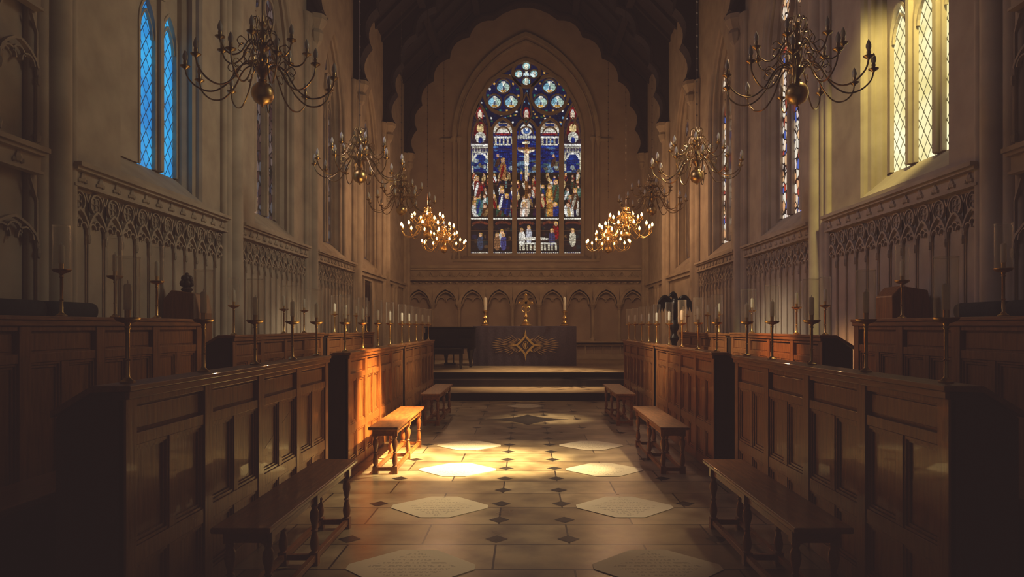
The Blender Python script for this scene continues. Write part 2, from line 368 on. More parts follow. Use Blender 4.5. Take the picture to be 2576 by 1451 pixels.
for d in (-1,1):
    for a,b in zip(piers[:3],piers[1:4]): arcade(d,a+.22,b-.22,2.77,1.0,12)
    arcade(d,3.3,5.26,3.95,2.8,5,out=.06,rings=False); arcade(d,3.3,5.26,2.75,1.2,4,out=.06,rings=False)
    mb=MB(); mb.box(*sorted((d*WX,d*(WX-.1))),15.57,BY,2.66,2.72); mb.box(*sorted((d*WX,d*(WX-.06))),15.57,BY,2.58,2.66)
    for y in (19.6,20.0,21.3): mb.lathe([(.05,.45),(.05,2.5),(.09,2.58)],d*(WX-.03),y,0,8)
    trim(mb)
    for y in piers+[21.75]:
        mb=MB(); zb=.3 if y<13.6 else .45
        for dx,dy,r in ((.03,0,.11),(0,-.14,.065),(0,.14,.065),(-.0,-.24,.045),(0,.24,.045)):
            if y>21 and dy>.1: continue
            mb.lathe([(r*1.6,zb),(r*1.5,zb+.15),(r,zb+.22),(r,6.35),(r*1.15,6.38),(r,6.41),(r*1.1,6.45),(r*1.7,6.6),(r*1.7,6.65)],d*(WX-.02-dx),y+dy,0,12)
        trim(mb,smooth=True)
        mb=MB(); mb.lathe([(.02,6.15),(.1,6.25),(.13,6.38),(.1,6.45),(.19,6.6),(.19,6.68)],d*(WX-.12),y,0,8); trim(mb)
# side doorway in sanctuary
dm=MB(); dm.box(-WX-.005,-WX+.03,16.0,16.7,.45,2.45)
for i in range(5): dm.box(-WX+.03,-WX+.04,16.02+i*.14,16.12+i*.14,.5,2.4)
dd=dm.build('door_1',DARKW); struct(dd)
mb=MB(); mb.ribbon([(15.96,.45),(15.96,2.5),(16.74,2.5),(16.74,.45)],.09,'YZ',-WX,-WX+.07); trim(mb)
# ---------------------------------------------------------------- east wall
top=lambda x: RZ-abs(x)/WX*(RZ-WT)
mb=MB()
def qe(x0,x1,a0,a1,b0,b1): mb.add([(x0,BY,a0),(x1,BY,a1),(x1,BY,b1),(x0,BY,b0)],[(0,1,2,3)])
qe(-WX,-2.12,0,0,top(WX),top(2.12)); qe(2.12,WX,0,0,top(2.12),top(WX))
ar=arch(2.12,7.2,10.25,20)
for (xa,za),(xb,zb) in zip(ar[:-1],ar[1:]): qe(xa,xb,za,zb,top(xa),top(xb)); qe(xa,xb,0,0,3.5,3.5)
prof=[(2.12,10.25,0),(2.09,10.2,.03),(2.09,10.2,.08),(2.0,10.1,.1),(2.03,10.13,.15),(1.93,10.0,.17),(1.95,10.02,.23),(1.82,9.85,.26),(1.77,9.74,.33)]
rows=[]
for w,a,dep in prof:
    o=[(-w,3.5+.2*dep/.33)]+arch(w,7.25,a,20)+[(w,3.5+.2*dep/.33)]; rows.append([(u,BY+dep,v) for u,v in o])
for a,b_ in zip(rows[:-1],rows[1:]):
    m=len(a); mb.add(a+b_,[(i,i+1,m+i+1,m+i) for i in range(m-1)]+[(0,m,2*m-1,m-1)])
ew=mb.build('wall_back',PLASTER,recalc=False); struct(ew)
mb=MB(); mb.ribbon(arch(2.2,7.2,10.4,20),.12,'XZ',BY,BY-.1); mb.ribbon(arch(2.06,7.2,10.2,20),.05,'XZ',BY,BY-.05)
for s in (-1,1):
    for x in (2.06,2.22): mb.lathe([(.06,3.5),(.06,3.6),(.035,3.65),(.035,7.0),(.07,7.15),(.09,7.2),(.09,7.25)],s*x,BY-.03,0,8)
    mb.box(*sorted((s*2.15,s*2.6)),BY-.08,BY,7.1,7.2)
mb.box(-2.25,2.25,BY-.06,BY+.02,3.42,3.5)
trim(mb)
# sanctuary arcade & frieze
mb=MB()
mb.box(-WX,WX,BY-.22,BY,3.22,3.3); mb.box(-WX,WX,BY-.17,BY,3.16,3.22); mb.box(-WX,WX,BY-.1,BY,2.92,3.16); mb.box(-WX,WX,BY-.2,BY,2.84,2.92)
mb.box(-WX,WX,BY-.13,BY,2.66,2.70)
for i in range(24):
    x=-3.55+i*.3087; mb.ribbon([(x-.12,2.96),(x,3.12),(x+.12,2.96)],.03,'XZ',BY-.1,BY-.15); mb.ellipsoid((x,BY-.12,3.0),(.03,.03,.03),6,4)
n=9;p=7.34/n
for i in range(n):
    xc=-3.67+p*(i+.5)
    mb.ribbon(arch(p/2-.03,2.12,2.6,8,xc),.08,'XZ',BY,BY-.26); mb.ribbon(arch(p/2-.11,2.12,2.5,8,xc),.035,'XZ',BY,BY-.17)
    for s in (-1,1): mb.ribbon([(xc+s*.14+a,2.2+b) for a,b in circ(8,.13,0,0,0,pi,False)],.025,'XZ',BY,BY-.12)
    A_=arch(p/2-.01,2.14,2.62,8,xc)
    mb.prism(A_+[(xc+p/2,2.66),(xc-p/2,2.66)],'XZ',BY,BY-.2)
for i in range(n+1):
    xc=-3.67+p*i; mb.lathe([(.08,1.0),(.08,1.06),(.045,1.1),(.045,1.95),(.06,1.98),(.05,2.0),(.1,2.1),(.1,2.14)],xc,BY-.18,0,10)
mb.box(-WX,WX,BY-.28,BY,.95,1.0); mb.box(-WX,WX,BY-.12,BY,.45,.6); mb.box(-WX,WX,BY-.12,BY,.85,.9)
for i in range(28): mb.box(-3.6+i*.27,-3.56+i*.27,BY-.07,BY,.6,.85)
for i in range(40): mb.ellipsoid((-3.6+i*.185,BY-.05,2.78),(.05,.03,.035),6,4)
trim(mb,STONE)
# east window painting
PX0,PY0,PW,PH=1180,150,290,492
img=np.zeros((PH,PW,3)); YY,XX=np.mgrid[0:PH,0:PW]; XX=XX+PX0; YY=YY+PY0
rng=np.random.default_rng(3)
def E(cx,cy,rx,ry,c,rot=0):
    dx=XX-cx;dy=YY-cy; ca,sa=math.cos(rot),math.sin(rot); u=dx*ca+dy*sa; v=-dx*sa+dy*ca
    img[(u/rx)**2+(v/ry)**2<1]=c
def R(x0,y0,x1,y1,c): img[(XX>=x0)&(XX<x1)&(YY>=y0)&(YY<y1)]=c
img[:]=(13,22,48)
lights=[(1185,1229),(1242,1288),(1301,1347),(1360,1406),(1418,1463)]
W_=(235,232,225);GO=(200,150,70);RD=(120,16,22);BL=(22,46,115);LB=(105,150,185);GR=(45,70,55);SK=(215,165,130);BR=(80,48,30);DK=(14,12,18);PU=(50,25,50)
# tracery
for _ in range(230):
    x=rng.uniform(1185,1463);y=rng.uniform(152,345); E(x,y,2.2,2.2,[W_,GO,LB,(40,90,60)][rng.integers(4)])
for cx,cy in ((1266,240),(1382,240)):
    E(cx,cy,44,44,(14,26,66))
    for k in range(14): E(cx+38*math.cos(k*.45),cy+38*math.sin(k*.45),3,3,[GO,(40,110,90),W_][k%3])
    for ax,ay in ((0,-22),(-22,16),(20,16)):
        E(cx+ax,cy+ay,15,16,(22,40,80)); E(cx+ax,cy+ay+3,13,13,(200,212,212)); E(cx+ax,cy+ay-9,6,6,(240,235,220)); E(cx+ax-9,cy+ay,6,11,(130,180,200),.5); E(cx+ax+9,cy+ay,6,11,(170,195,180),-.5); E(cx+ax,cy+ay+10,7,3.5,GO); E(cx+ax,cy+ay+3,2.5,6,(80,90,110))
E(1324,187,31,31,(14,24,62))
for ax,ay in ((0,-20),(-19,0),(19,0),(0,20)): E(1324+ax,187+ay,10,10,(150,200,205)); E(1324+ax,187+ay,5,7.5,(240,235,215)); E(1324+ax+4,187+ay+3,2,3,(40,50,70))
R(1321,165,1327,212,(225,225,200)); R(1305,184,1343,190,(200,220,225))
for cx in (1207,1324,1440):
    E(cx,286,9,17,RD); E(cx,288,6,12,(225,200,175)); E(cx,279,3.5,4,W_)
# lancet upper
R(1180,330,1470,440,(14,34,98))
for _ in range(110):
    x=rng.uniform(1240,1408);y=rng.uniform(335,425); E(x,y,rng.uniform(4,12),rng.uniform(1,3),[(24,58,145),(8,16,56),(70,110,165),(12,26,80)][rng.integers(4)])
for x0 in (1185,1418):
    R(x0,300,x0+46,375,(50,36,44)); E(x0+23,330,16,26,(95,25,30)); E(x0+23,322,9,11,(215,185,130)); E(x0+23,345,13,14,(210,205,190)); E(x0+23,352,6,8,BL)
    R(x0,362,x0+46,368,W_); R(x0+3,369,x0+43,385,(180,175,160)); 
    for k in range(6): E(x0+5+k*7,376,2.4,5,(60,60,100))
    E(x0+23,400,17,13,(18,48,118)); 
    for s in (2,40): R(x0+s,385,x0+s+4,540,(215,205,175))
    for k in range(9): E(x0+23+15*math.cos(pi+k*pi/8),397+12*math.sin(pi+k*pi/8),3,3,W_)
for x0 in (1242,1360):
    R(x0,318,x0+46,334,(215,210,195)); R(x0+3,336,x0+43,341,(140,40,35)); R(x0,343,x0+46,348,W_)
    for k in range(5): R(x0+3+k*10,348,x0+7+k*10,362,(205,195,165))
    E(x0+23,316,20,8,(180,150,120)); E(x0+23,314,12,4,(30,50,100)); R(x0+2,362,x0+44,366,(220,215,200))
E(1324,325,15,15,(215,210,200)); E(1324,327,9,10,(70,100,155)); E(1324,322,4,6,W_)
for k in range(7): E(1304+k*6.6,345,3,5,(200,200,190))
# hills & city
for _ in range(70):
    x=rng.uniform(1188,1460);y=rng.uniform(404,436); E(x,y,rng.uniform(3,9),rng.uniform(2,6),[(105,135,160),(150,160,160),(60,85,85),(100,90,70),(40,65,100)][rng.integers(5)])
R(1180,434,1470,547,(32,25,24))
pal=[RD,BL,W_,(140,105,65),GR,BR,(190,160,110),PU,(140,70,45),(20,26,56),(90,115,110),(210,200,185),W_]
for row,(y,n,sz) in enumerate(((440,17,4.2),(456,15,5),(474,13,6),(495,12,7),(518,11,8.5))):
    for k in range(n):
        x=1188+(k+rng.uniform(.2,.8))*275/n; yj=y+rng.uniform(-5,5)
        c=pal[rng.integers(len(pal))]; c2=pal[rng.integers(len(pal))]
        E(x,yj+sz*2.1,sz*1.1,sz*2.2,c,rng.uniform(-.3,.3)); E(x+rng.uniform(-3,3),yj+sz*2.4,sz*.5,sz*2,c2,rng.uniform(-.5,.5))
        E(x,yj-sz*.2,sz*.72,sz*.85,GO if rng.random()<.3 else BR); E(x,yj,sz*.5,sz*.62,SK)
for x,y,c,c2 in ((1265,415,(150,100,60),RD),(1262,492,(25,30,85),W_),(1275,505,(20,26,70),BL),(1382,480,(180,120,50),(205,160,80)),(1383,515,(170,110,50),GO),(1398,470,(60,80,60),BR),(1446,490,BR,(150,140,120)),(1324,505,(215,195,170),SK),(1317,525,(200,170,150),W_),(1205,505,(60,100,100),BL),(1200,460,(110,40,40),W_)):
    E(x,y+14,9,24,c); E(x-2,y+16,3,18,c2,.2); E(x,y-12,6,7,GO); E(x,y-11,4.2,5,SK)
for x in (1252,1392): E(x,408,5,14,(70,45,35),.4); E(x,392,3.4,4,SK)
for x in (1440,1452): R(x,505,x+4,543,(190,180,165))
R(1320,352,1328,500,(110,66,30)); R(1302,371,1346,377,(130,80,35)); R(1315,356,1333,362,(225,215,180))
E(1324,381,8,8,GO)
E(1313,380,11,2.8,(235,220,195),.35); E(1335,380,11,2.8,(235,220,195),-.35)
E(1324,399,6.5,16,(235,218,190)); E(1324,432,4.5,24,(225,205,175)); E(1324,412,7,5,(245,245,240)); E(1324,381,3.8,5,SK)
# border and lower scenes
R(1180,545,1470,548,(15,15,15)); R(1180,548,1470,552,(225,220,205)); R(1180,552,1470,640,(20,16,22))
for _ in range(120):
    x=rng.uniform(1186,1462);y=rng.uniform(556,625); E(x,y,rng.uniform(2,7),rng.uniform(2,6),[(45,24,22),(28,28,48),(65,48,36),(20,40,44),(90,64,40),DK][rng.integers(6)])
for a,b2 in lights: E((a+b2)/2,562,20,6,(95,45,30)); E((a+b2)/2,568,17,6,(20,18,30))
for x,y,c in ((1262,592,(200,195,190)),(1266,600,(60,60,110)),(1330,582,(190,190,200)),(1312,588,(225,220,210)),(1398,572,RD),(1388,590,(60,60,100)),(1440,590,(205,195,170)),(1208,600,(50,60,80)),(1250,600,(130,90,60))):
    E(x,y+10,8,20,c); E(x,y-10,5,6,GO); E(x,y-9,3.6,4.4,SK)
E(1345,600,34,4.5,(230,222,205)); R(1305,610,1400,614,(220,215,200)); 
for k in range(11): R(1306+k*9,615,1311+k*9,630,(200,190,165))
R(1180,631,1470,634,(20,15,15)); R(1180,634,1470,640,(215,205,180))
for k in range(60): R(1184+k*5,635,1186+k*5,639,(60,60,100))
# leaded cells
cs=6.0; gy,gx=PH//6+3,PW//6+3; jit=rng.uniform(.1,.9,(gy,gx,2)); br_=rng.uniform(.55,1.15,(gy,gx))
ci=((XX-PX0)/cs).astype(int)+1; cj=((YY-PY0)/cs).astype(int)+1
d1=np.full(XX.shape,1e9);d2=d1.copy();bb=np.ones(XX.shape)
for a in (-1,0,1):
    for b2 in (-1,0,1):
        jj=np.clip(cj+a,0,gy-1);ii=np.clip(ci+b2,0,gx-1)
        sx_=(ii-1+jit[jj,ii,0])*cs+PX0; sy_=(jj-1+jit[jj,ii,1])*cs+PY0
        dd_=np.hypot(XX-sx_,YY-sy_); new=dd_<d1
        d2=np.where(new,d1,np.minimum(d2,dd_)); bb=np.where(new,br_[jj,ii],bb); d1=np.where(new,dd_,d1)
lin=(img/255.)**2.2*bb[...,None]; lin*=np.where(d2-d1<.8,.25,1)[...,None]
GY=BY+.33; SC=1800/GY
wfr=MB()
def wx(px): return (px-1323)/SC
def wz(py): return 1.45+(820-py)/SC
def rib(pts,w,a=GY-.12,b=GY+.02,closed=False): wfr.ribbon([(wx(x),wz(y)) for x,y in pts],w,'XZ',a,b,closed)
for x in (1235,1294.5,1353.5,1412): rib([(x,642),(x,322)],.15,GY-.16,GY+.02)
for i,(a,b2) in enumerate(lights):
    c=(a+b2)/2; ap={0:262,1:300,2:300,3:300,4:262}[i]; sp=345 if i in (0,4) else 335
    pts=[(x,-y) for x,y in arch(27,-sp,-ap,8,c)]; rib(pts,.07)
    pts=[(x,-y) for x,y in arch(18,-(sp+4),-(ap+ (20 if i not in(0,4) else 34)),6,c)]; rib(pts,.035,GY-.08)
for cx,cy,r_ in ((1266,240,47),(1382,240,47),(1324,186,34)):
    rib(circ(28,r_,cx,cy),.09,closed=True)
for cx,cy in ((1266,240),(1382,240)):
    for ax,ay in ((0,-22),(-22,16),(20,16)): rib(circ(14,18,cx+ax,cy+ay),.035,GY-.07,closed=True)
for ax,ay in ((0,-19),(-19,0),(19,0),(0,19)): rib(circ(12,11,1324+ax,187+ay),.03,GY-.07,closed=True)
for s in (-1,1): rib([(1324,318),(1324+s*14,290),(1324+s*10,262),(1324,235)],.04); rib([(1324+s*116,318),(1324+s*130,290),(1324+s*118,262)],.04)
apts=[(-1.76,3.7)]+arch(1.76,7.28,9.72,20)+[(1.76,3.7)]
wfr.ribbon(apts,.09,'XZ',GY-.14,GY+.03); wfr.box(-1.8,1.8,GY-.14,GY+.03,3.6,3.71)
wfr.box(-1.75,1.75,GY-.03,GY-.01,wz(553)-.01,wz(553)+.01)
for py in (375,405,435,465,495,525,580,605): wfr.box(-1.75,1.75,GY-.02,GY-.008,wz(py)-.006,wz(py)+.006)
ow=wfr.build('window_1',STONE,loc=(0,GY,3.6),shift=True); struct(ow); ow['label']='great traceried five-light stained glass window with crucifixion scene'
def glassgrid(x0,x1,y0,y1,clip=False):
    st_=1.2; nx=int((x1-x0)/st_)+1; ny=int((y1-y0)/st_)+1
    xs=np.linspace(x0,x1,nx); ys=np.linspace(y0,y1,ny); vs=[];cl=[]
    for y in ys:
        for x in xs:
            vs.append((wx(x),.0,wz(y)-3.6)); j=min(PH-1,max(0,int(y-PY0))); i=min(PW-1,max(0,int(x-PX0))); cl.append((*lin[j,i],1))
    fs=[]
    for j in range(ny-1):
        for i in range(nx-1):
            if clip:
                X_=wx((xs[i]+xs[i+1])/2)
                if abs(X_)>1.75 or wz(ys[j])>archh(X_,1.76,7.28,9.72): continue
            fs.append((j*nx+i,j*nx+i+1,(j+1)*nx+i+1,(j+1)*nx+i))
    me=bpy.data.meshes.new('glass_pane'); me.from_pydata(vs,[],fs); me.materials.append(EASTG)
    at=me.color_attributes.new('Col','FLOAT_COLOR','POINT'); at.data.foreach_set('color',np.array(cl,dtype=np.float32).ravel())
    o=bpy.data.objects.new('glass_pane',me); COL.objects.link(o); o.parent=ow
for a,b2 in lights: glassgrid(a-4,b2+4,335,641)
glassgrid(1181,1467,151,335,True)
# ---------------------------------------------------------------- roof
mb=MB()
for s in (-1,1):
    mb.add([(s*WX,-1,WT),(s*WX,BY,WT),(0,BY,RZ),(0,-1,RZ)],[(0,1,2,3)])
    for i in range(28):
        y=1+i*.78
        if y>BY-.2: break
        mb.add([(s*WX,y,WT-.12),(0,y,RZ-.12),(0,y+.1,RZ-.12),(s*WX,y+.1,WT-.12),(s*WX,y,WT),(0,y,RZ),(0,y+.1,RZ),(s*WX,y+.1,WT)],[(0,1,2,3),(0,1,5,4),(3,2,6,7)])
    for t in (.28,.6): 
        x=s*WX*(1-t); z=WT+(RZ-WT)*t; mb.box(x-.09,x+.09,-1,BY,z-.28,z-.05)
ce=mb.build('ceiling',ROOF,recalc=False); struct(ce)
cusps=[(3.42,6.7),(3.36,7.45),(3.2,8.2),(2.85,8.95),(2.35,9.65),(1.75,10.3),(1.0,10.82)]
def lobes():
    pts=[]
    P_=cusps+[(-x,z) for x,z in reversed(cusps)]
    for a,b2 in zip(P_[:-1],P_[1:]):
        a=Vector(a);b2=Vector(b2); mid=(a+b2)/2; dv=b2-a; nrm=Vector((dv.y,-dv.x)).normalized()
        if nrm.dot(mid-Vector((0,7.5)))<0: nrm=-nrm
        h=dv.length*.2
        for i in range(7):
            t=i/7; pts.append(tuple(a+dv*t+nrm*h*math.sin(pi*t)**.8))
    pts.append(P_[-1]); return pts
lp=lobes()
for i,y in enumerate([5.5,8.87,12.1,15.35,18.5,21.7]):
    mb=MB(); outer=[(-3.66,6.66),(-3.66,WT-.05),(0,RZ-.06),(3.66,WT-.05),(3.66,6.66)]
    mb.prism(lp+outer,'XZ',y-.14,y+.14)
    mb.ribbon([(x,z) for x,z in lp],.07,'XZ',y-.18,y+.18)
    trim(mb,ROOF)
# ---------------------------------------------------------------- choir desks
def desk(X0,y0,L,d,nb,H,zb,low,group,lab):
    r=empty('choir_desk',(X0,y0,zb),lab,'choir desk',group)
    f=MB()
    B=lambda a,b2,*k: f.box(*sorted((d*a,d*b2)),*k)
    B(-.05,-.028,.04,L-.04,0,H-.06)
    zr=[(0,.1),(H-.275,H-.22),(H-.09,H-.06)]
    if low: zr.append((.38,.46))
    for a,b2 in zr: B(-.028,0,.04,L-.04,a,b2)
    p=(L-.08)/nb
    for i in range(nb+1):
        c=.04+p*i; B(-.028,.006,max(.0,c-.05),min(L,c+.05),0,H-.06)
    zones=[(.46 if low else .1,H-.275)]+([(.1,.38)] if low else [])
    for i in range(nb):
        a=.04+p*i+.05; b2=.04+p*(i+1)-.05; m=(a+b2)/2
        B(-.028,-.02,a+.025,b2-.025,H-.205,H-.105)
        for z0,z1 in zones:
            B(-.028,-.002,m-.035,m+.035,z0,z1)
            for s0,s1 in ((a,m-.035),(m+.035,b2)):
                for w0,w1,dx in ((0,.014,-.008),(.014,.03,-.018)):
                    for q0,q1,e0,e1 in ((s0+w0,s1-w0,z0+w0,z0+w1),(s0+w0,s1-w0,z1-w1,z1-w0),(s0+w0,s0+w1,z0+w1,z1-w1),(s1-w1,s1-w0,z0+w1,z1-w1)): B(-.028,dx,q0,q1,e0,e1)
    f.build('panelled_front',WOODV,parent=r,bevel=.003)
    t=MB()
    t.prism([(d*.03,H-.025),(d*.03,H),(d*-.14,H),(d*-.32,H-.11),(d*-.32,H-.14),(d*-.14,H-.03)],'XZ',-.01,L+.01)
    t.box(*sorted((d*.0,d*.02)),0,L,H-.06,H-.025)
    t.build('book_rest',WOOD,parent=r,bevel=.004)
    s=MB(); s.box(*sorted((d*-.28,d*-.05)),.04,L-.04,H-.35,H-.33); s.build('shelf',WOOD,parent=r)
    for e in (0,L-.04):
        m=MB(); m.prism([(0,0),(0,H-.03),(d*-.14,H-.03),(d*-.30,H-.14),(d*-.30,0)],'XZ',e,e+.04)
        m.build('end_panel',DARKW,parent=r,bevel=.004)
    return r
for d,X0 in ((1,-1.75),(-1,1.85)):
    desk(X0,3.12,3.2,d,4,1.19,0,True,'front choir desks','dark oak panelled choir desk with sloping book rest')
    desk(X0,7.03,3.12,d,4,1.19,0,True,'front choir desks','oak panelled choir desk with sloping book rest')
    desk(X0,10.35,3.15,d,4,1.19,0,True,'front choir desks','oak panelled choir desk near the altar steps')
    Xb=-2.87 if d>0 else 2.9
    desk(Xb,2.6,3.72,d,5,1.21,.30,False,'back choir desks','tall dark oak panelled back row desk')
    desk(Xb,7.0,3.1,d,4,1.06,.30,False,'back choir desks','oak panelled back row desk')
    desk(Xb,10.35,3.1,d,4,1.04,.30,False,'back choir desks','oak panelled back row desk')
    for y0,L in ((2.7,3.5),(7.1,2.9),(10.45,2.9)):
        r=empty('pew_bench',(Xb+d*.03,y0,.12),'long oak pew seat fixed in front of panelled desk','pew','pew benches')
        m=MB(); m.box(*sorted((0,d*.36)),0,L,.42,.46); m.build('seat',WOOD,parent=r,bevel=.008)
        for yy_ in (.1,L/2,L-.15):
            m=MB(); m.prism([(0+d*.02,0),(d*.3,0),(d*.26,.2),(d*.34,.42),(d*.02,.42)],'XZ',yy_,yy_+.05); m.build('support',WOODV,parent=r)
# benches
def bench():
    r=empty('bench',(0,0,0),'long oak joint bench with turned legs and stretchers','bench','oak benches beside the choir desks')
    L=1.8; w=.29
    m=MB(); m.box(-w/2,w/2,0,L,.445,.475); m.build('seat',WOOD,parent=r,bevel=.008)
    m=MB()
    m.box(-w/2+.045,-w/2+.065,.08,L-.08,.38,.445); m.box(w/2-.065,w/2-.045,.08,L-.08,.38,.445)
    m.box(-w/2+.05,w/2-.05,.08,.1,.38,.445); m.box(-w/2+.05,w/2-.05,L-.1,L-.08,.38,.445); m.build('apron',WOOD,parent=r)
    prof=[(.024,.075),(.017,.085),(.024,.10),(.028,.13),(.022,.17),(.014,.2),(.022,.21),(.014,.22),(.02,.25),(.029,.29),(.027,.32),(.016,.345),(.023,.36),(.018,.375)]
    g=MB(); g.lathe(prof,seg=12); g.box(-.026,.026,-.026,.026,0,.078); g.box(-.026,.026,-.026,.026,.372,.445)
    k=None
    for y in (.12,L/2,L-.12):
        for x in (-w/2+.05,w/2-.05):
            if k is None: k=g.build('leg',WOODV,loc=(x,y,0),parent=r,smooth=True)
            else:
                c=k.copy(); c.location=(x,y,0); COL.objects.link(c)
    m=MB(); 
    for x in (-w/2+.05,w/2-.05): m.box(x-.016,x+.016,.12,L-.12,.03,.065)
    for y in (.12,L/2,L-.12): m.box(-w/2+.05,w/2-.05,y-.016,y+.016,.03,.065)
    m.build('stretcher',WOOD,parent=r,bevel=.003)
    return r
b0=bench(); b0.location=(-1.38,3.45,0)
copy_thing(b0,(-1.38,6.9,0)); copy_thing(b0,(-1.38,10.3,0))
copy_thing(b0,(1.44,3.45,0)); copy_thing(b0,(1.44,6.9,0)); copy_thing(b0,(1.44,10.3,0))
# ---------------------------------------------------------------- candlesticks
def cstick():
    r=empty('candlestick',(0,0,0),'brass candlestick with clear glass cylinder shade on choir desk','candlestick','candlesticks on the choir desks')
    m=MB(); m.lathe([(.032,0),(.034,.008),(.02,.016),(.010,.03),(.0095,.10),(.014,.105),(.0095,.11),(.0095,.245),(.014,.252),(.010,.26),(.014,.272),(.045,.282),(.056,.295),(.056,.30),(.03,.294),(.013,.294),(.013,.335),(.011,.335)],seg=16)
    m.build('stem',BRASS,parent=r,smooth=True)
    m=MB(); m.lathe([(.017,.335),(.017,.445),(.012,.453),(.003,.455),(.002,.468)],seg=12); m.build('candle',WAX,parent=r,smooth=True)
    m=MB(); seg=24; vs=[];fs=[]
    for rr_,z in ((.051,.302),(.051,.575)):
        for i in range(seg): vs.append((rr_*math.cos(2*pi*i/seg),rr_*math.sin(2*pi*i/seg),z))
    m.add(vs,[(i,(i+1)%seg,seg+(i+1)%seg,seg+i) for i in range(seg)])
    m.ribbon(circ(24,.051),.004,'XY',.571,.577,True)
    m.build('glass_shade',GLASS,parent=r,smooth=True,recalc=False)
    return r
c0=cstick()
ys=[3.27,4.04,4.81,5.58,6.22,7.2,7.98,8.8,9.58,10.5,11.15,11.87,12.58,13.35]
pos=[(-1.82,y,1.19) for y in ys]+[(1.92,y,1.19) for y in ys]
for y in (3.75,4.53,5.12,5.7): pos.append((-2.94,y,1.51))
for y in (3.75,4.45,5.65): pos.append((2.97,y,1.51))
for y in (7.2,8.69,9.48): pos.append((-2.94,y,1.36))
for y in (7.1,7.85,9.4): pos.append((2.97,y,1.36))
for y in (11.0,11.7,12.4,13.2): pos.append((-2.94,y,1.34)); pos.append((2.97,y,1.34))
c0.location=pos[0]
for p_ in pos[1:]: copy_thing(c0,p_)
# ---------------------------------------------------------------- chandeliers
def smoothcurve(pts,n=5):
    P_=[Vector(p) for p in pts]; P_=[P_[0]]+P_+[P_[-1]]; out=[]
    for i in range(1,len(P_)-2):
        for k in range(n):
            t=k/n; a,b2,c,d_=P_[i-1:i+3]
            out.append(.5*((2*b2)+(c-a)*t+(2*a-5*b2+4*c-d_)*t*t+(3*b2-a-3*c+d_)*t**3))
    out.append(P_[-2]); return out
def chand(lit):
    r=empty('chandelier',(0,0,0),'brass two-tier chandelier with '+('glowing' if lit else 'unlit')+' candle bulbs hanging on chain','chandelier','brass chandeliers')
    BM=BRASS if lit else SHADEBRASS  # unlit chandeliers take the brass with shade in its colour
    m=MB(); m.lathe([(.0,-.02),(.014,-.012),(.01,0),(.03,.008),(.062,.025),(.083,.06),(.088,.09),(.083,.12),(.062,.155),(.03,.172),(.02,.18)],seg=24); m.build('globe',BRASS,parent=r,smooth=True)
    m=MB(); m.lathe([(.02,.178),(.035,.19),(.018,.205),(.03,.23),(.055,.26),(.06,.28),(.045,.295),(.02,.31),(.028,.33),(.04,.36),(.028,.39),(.016,.41),(.04,.43),(.05,.45),(.04,.47),(.016,.485),(.024,.51),(.03,.54),(.018,.57),(.012,.6),(.03,.62),(.03,.635),(.01,.65),(.007,.7)],seg=14)
    for k in range(10):
        a=2*pi*k/10
        for rad,z in ((.13,.36),(.10,.52),(.07,.62)):
            pts=[(rad*q*math.cos(a),rad*q*math.sin(a),z+h) for q,h in ((.3,-.04),(.8,-.05),(1.1,0),(.95,.05),(.6,.05),(.55,.02))]
            m.tube(smoothcurve(pts,3),.004,5)
    m.build('stem',BM,parent=r,smooth=True)
    m=MB(); z=.7
    while z<7.1:
        m.tube([(0,0,z),(.0,0,z+.14)],.004,5); 
        z+=.14
        m.ribbon(circ(8,.010,0,z),.005,'XZ',-.003,.003,True)
    m.build('chain',DARKW,parent=r)
    def arm(pts,name):
        m=MB(); m.tube(smoothcurve([(x,0,z) for x,z in pts],5),.0064,6)
        x,z=pts[-1]
        sx_,sz_=pts[2]; m.tube(smoothcurve([(sx_,0,sz_),(sx_+.05,0,sz_+.03),(sx_+.08,0,sz_-.01),(sx_+.055,0,sz_-.04),(sx_+.035,0,sz_-.02)],3),.004,5)
        m.lathe([(.006,-.01),(.012,0),(.034,.012),(.038,.020),(.034,.020),(.012,.012),(.012,.03),(.015,.045),(.013,.06)],x,0,z,12)
        return m
    low=[(.045,.27),(.10,.31),(.17,.27),(.25,.14),(.35,.065),(.45,.075),(.525,.14),(.545,.21)]
    up=[(.04,.45),(.08,.49),(.12,.46),(.17,.37),(.24,.33),(.30,.36),(.33,.42)]
    bl=MB(); k_=1.35 if lit else 1.15; bl.lathe([(.009*k_,0),(.012*k_,.006),(.017*k_,.022),(.016*k_,.04),(.008*k_,.066),(.001,.08)],seg=10)
    bm_=None
    for pts,nn,off in ((low,11,.1),(up,7,.35)):
        a0=None
        for k in range(nn):
            ang=off+2*pi*k/nn
            if a0 is None:
                a0=arm(pts,'arm').build('arm',BM,parent=r,smooth=True); o=a0
            else: o=a0.copy(); COL.objects.link(o); o.parent=r
            o.rotation_euler=(0,0,ang)
            if bm_ is None: bm_=bl.build('candle_bulb',BULBON if lit else BULBOFF,parent=o,smooth=True); q=bm_
            else: q=bm_.copy(); COL.objects.link(q); q.parent=o
            q.location=(pts[-1][0],0,pts[-1][1]+.06)
    return r
cy_=[5.57,8.83,11.85,14.9,17.9]; ZL=[3.17,3.21,3.28,3.24,3.27]
off_=chand(False); on_=chand(True)
lx=[-2.05,-2.05,-2.06,-2.05,-2.05]; rx=[2.11,2.11,2.09,2.08,2.06]
off_.location=(lx[0],cy_[0],ZL[0]); on_.location=(lx[3],cy_[3],ZL[3])
for i in (1,2): copy_thing(off_,(lx[i],cy_[i],ZL[i]),.3*i)
for i in (0,1,2): copy_thing(off_,(rx[i],cy_[i],ZL[i]),.2+.3*i)
copy_thing(on_,(lx[4],cy_[4],ZL[4]),.4); copy_thing(on_,(rx[3],cy_[3],ZL[3]),.2); copy_thing(on_,(rx[4],cy_[4],ZL[4]),.5)
